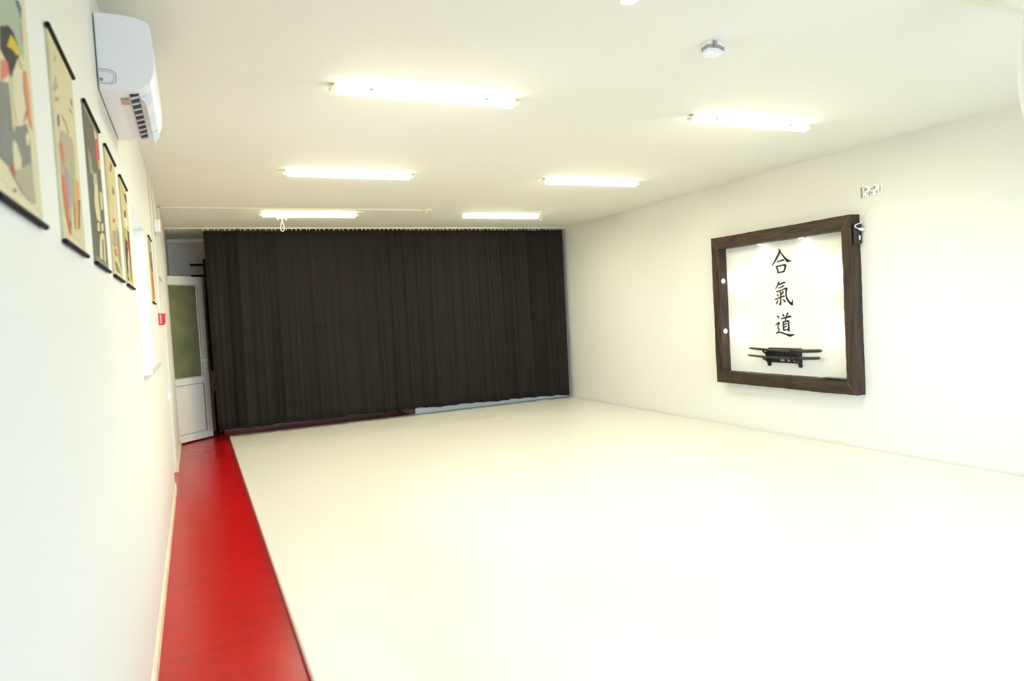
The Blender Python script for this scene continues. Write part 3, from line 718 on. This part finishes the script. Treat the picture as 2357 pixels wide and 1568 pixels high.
def spot(loc, d):
    d = Vector(d); p = Vector(loc)
    o = mesh_obj('spotlight', T([p, p+d*.006, p+d*.009], .03, 20, radii=[.031, .031, .027]), m_steel, fr)
    mesh_obj('spot_lens', T([p+d*.008, p+d*.013], .026, 20, radii=[.026, .022]), m_spot, o)
    l = bpy.data.lights.new('spot_beam', 'SPOT'); l.energy = SPOT; l.spot_size = math.radians(140); l.spot_blend = .8
    l.color = (1.0, .93, .76); l.shadow_soft_size = .02
    lo = bpy.data.objects.new('spot_beam', l); COL.objects.link(lo)
    lo.location = p + d*.02
    aim = d
    lo.rotation_euler = aim.to_track_quat('-Z', 'Y').to_euler()
SXX = BX-.07
for z in (1.735, 1.155): spot((SXX, I1-.003, z), (0, -1, 0)); spot((SXX, I0+.003, z), (0, 1, 0))
for y in (5.62, 5.06): spot((SXX, y, J1-.003), (0, 0, -1))

# lettering on the wall inside the frame
kan = thing('wall_lettering', 'three black brush-style characters painted down the wall inside the frame', 'lettering', (BX, 5.38, 1.1))
def grow(poly, d):
    """brush-width correction: offset an outline outwards"""
    n = len(poly)
    area = sum(poly[i][0]*poly[(i+1) % n][1] - poly[(i+1) % n][0]*poly[i][1] for i in range(n))
    s = 1 if area > 0 else -1
    out = []
    for i in range(n):
        a, c = poly[i-1], poly[(i+1) % n]
        tx, ty = c[0]-a[0], c[1]-a[1]
        l = math.hypot(tx, ty) or 1
        out.append((poly[i][0] + s*d*ty/l, poly[i][1] - s*d*tx/l))
    return out
for ch in KANJI:
    bm = bmesh.new()
    for k, st in enumerate(ch):
        prism(bm, grow(st, .0022), (BX-.0012-.0001*k, BX-.0003), lambda u, v, e: Vector((e, u, v)))
    mesh_obj('character', bm, m_ink, kan)

# sword stand and two swords
st = thing('sword_stand', 'black wall-mounted sword stand with pierced boards inside the frame', 'sword stand', (BX, 5.39, .775))
def bracket(y):
    pf = [(0, .775), (.03, .775), (.032, .80), (.045, .822), (.07, .838), (.100, .850), (.106, .878), (.100, .880), (.094, .860), (.070, .854), (.060, .860), (.056, .885),
          (.062, .905), (.084, .918), (.100, .932), (.108, .946), (.108, .960), (.101, .960), (.095, .938), (.07, .929), (.052, .934), (.045, .950), (.03, .955), (.012, .972), (0, .972)]
    return P(pf, (y-.011, y+.011), lambda u, v, e: Vector((BX-.002-u, e, v)))
mesh_obj('bracket', bracket(5.60), m_black, st)
mesh_obj('bracket', bracket(5.18), m_black, st)
def board(z0, z1, holes):
    """board between the brackets built from strips around its cut-outs"""
    bm = bmesh.new(); ya, yb = 5.19, 5.59; x0, x1 = BX-.022, BX-.006
    hz0, hz1 = holes[0]; ys = sorted(holes[1])
    box(bm, x0, x1, ya, yb, z0, hz0); box(bm, x0, x1, ya, yb, hz1, z1)
    c = ya
    for h0, h1 in ys: box(bm, x0, x1, c, h0, hz0, hz1); c = h1
    box(bm, x0, x1, c, yb, hz0, hz1)
    return bm
mesh_obj('board', board(.878, .972, ((.905, .918), [(5.225, 5.238), (5.262, 5.27), (5.31, 5.335), (5.375, 5.383), (5.42, 5.436), (5.52, 5.528)])), m_black, st)
mesh_obj('board', board(.815, .872, ((.830, .850), [(5.235, 5.29), (5.31, 5.365), (5.385, 5.46), (5.52, 5.53)])), m_black, st)
def sword(label, x, ya, yb, za, zm, zb, r0, r1):
    r = thing('sword', label, 'sword', (x, (ya+yb)/2, zm), 'swords on the stand')
    pts, rad = [], []
    n = 24; zc = zm
    for k in range(n+1):
        t = k/n; y = ya + (yb-ya)*t
        z = za*(1-t)*(1-2*t) + 4*zm*t*(1-t) + zb*t*(2*t-1)
        pts.append((x, y, z)); rad.append(r0 + (r1-r0)*min(1, t*1.4))
    cut = 15
    mesh_obj('scabbard', T(pts[:cut+1], r0, 14, radii=[rad[0]*.6]+rad[1:cut+1]), m_lacquer, r, True)
    mesh_obj('hilt', T(pts[cut:], r1, 14, radii=[v*1.08 for v in rad[cut:-1]]+[rad[-1]*.8]), m_lacquer, r, True)
    mesh_obj('collar', T([Vector(pts[cut])+Vector((0, .006, 0)), Vector(pts[cut])-Vector((0, .006, 0))], r1*1.2, 14), m_black, r)
sword('upper dark sword on the wall stand', BX-.080, 5.828, 4.862, .968, .950, .962, .0125, .0165)
sword('lower dark sword on the wall stand', BX-.080, 5.856, 4.881, .888, .873, .889, .0105, .0145)

# things on the frame
sp = thing('power_socket', 'black socket block with white switch on the near side of the frame', 'socket', (BX-.06, O0, 1.97))
mesh_obj('block', B(BX-.105, BX-.012, O0-.03, O0-.004, 1.965, 2.15, .006), m_black, sp)
mesh_obj('switch', B(BX-.055, BX-.04, O0-.036, O0-.029, 2.0, 2.04, .002), m_plastic, sp)
pg = thing('power_plug', 'white plug with a looped cord in the black socket', 'plug', (BX-.04, O0-.04, 2.10))
mesh_obj('plug_body', T([(BX-.075, O0-.045, 2.098), (BX-.045, O0-.045, 2.094), (BX+.0, O0-.045, 2.094)], .014, 12, radii=[.007, .014, .016]), m_plastic, pg, True)
mesh_obj('cord', T([(BX-.07, O0-.045, 2.098), (BX-.10, O0-.045, 2.108), (BX-.122, O0-.045, 2.118), (BX-.118, O0-.045, 2.130), (BX-.09, O0-.045, 2.142), (BX-.05, O0-.045, 2.150), (BX-.028, O0-.045, 2.165)], .0045, 8), m_plastic, pg, True)
tb = thing('black_tablet', 'thin black slab lying on the bottom beam of the frame at its right end', 'tablet', (BX-.06, 4.68, J0))
mesh_obj('case', B(BX-.118, BX-.03, 4.548, 4.83, J0+.004, J0+.016, .004), m_black, tb)
mesh_obj('screen', B(BX-.112, BX-.036, 4.56, 4.82, J0+.0158, J0+.0172), mat('dark_screen', (70, 72, 62), .25, .5), tb)

# digital clock: free-standing seven-segment digits
ck = thing('wall_clock', 'white digital clock of separate digits on the right wall', 'clock', (BX, 4.3, 2.40))
SEG = {'a': ((.1, .9), (1.0, 1.0), 'h'), 'd': ((.1, .9), (0, 0), 'h'), 'g': ((.1, .9), (.5, .5), 'h')}
LIT = {'1': 'bc', '2': 'abged', '0': 'abcdef'}
def digit(y0, w, z0, h, chx):
    th = .012
    dg = thing_child = None
    for s in 'abcdefg':
        if s == 'a': b4 = (y0, y0-w, z0+h-th, z0+h)
        elif s == 'd': b4 = (y0, y0-w, z0, z0+th)
        elif s == 'g': b4 = (y0, y0-w, z0+h/2-th/2, z0+h/2+th/2)
        elif s == 'b': b4 = (y0-w+th, y0-w, z0+h/2, z0+h)
        elif s == 'c': b4 = (y0-w+th, y0-w, z0, z0+h/2)
        elif s == 'f': b4 = (y0, y0-th, z0+h/2, z0+h)
        else: b4 = (y0, y0-th, z0, z0+h/2)
        on = s in LIT[chx]
        g = .0012
        mesh_obj('segment', B(BX-(.016 if on else .012), BX-.001, b4[1]+g, b4[0]-g, b4[2]+g, b4[3]-g, .001, 1), m_digit if on else m_digit0, ck)
for ch, y0 in (('1', 4.415), ('2', 4.372), ('2', 4.286), ('0', 4.238)):
    digit(y0, .036 if ch == '1' else .046, 2.385, .095, ch)
for z in (2.415, 2.448): mesh_obj('colon_dot', B(BX-.012, BX-.001, 4.302, 4.311, z-.006, z+.006, .001, 1), m_digit0, ck)
tag(mesh_obj('clock_cord', T([(BX-.006, 4.285, 2.39), (BX-.005, 4.30, 2.34), (BX-.005, 4.34, 2.30), (BX-.005, 4.37, 2.26), (BX-.005, 4.40, 2.22), (BX-.005, 4.425, 2.19)], .0022, 6), m_plastic2), 'thin white cord running from the digital clock to the frame', 'cord')

# white cloth bundle hanging at the right edge of the view
hb = thing('hanging_bundle', 'white rounded cloth bundle hanging from the ceiling at the right edge', 'cloth bundle', (3.37, 1.65, H))
mesh_obj('bundle', lathe([(.02, 2.0), (.07, 2.03), (.105, 2.10), (.130, 2.19), (.148, 2.29), (.156, 2.38), (.150, 2.5), (.140, 2.6), (.122, 2.72), (.06, 2.79), (.018, 2.815)], 3.37, 1.65, 48,
         lambda a, z: .02*math.sin(a*9+z*7)), m_cloth, hb, True)
mesh_obj('strap', T([(3.37, 1.65, 2.80), (3.37, 1.65, H-.001)], .012, 10), m_cloth, hb)
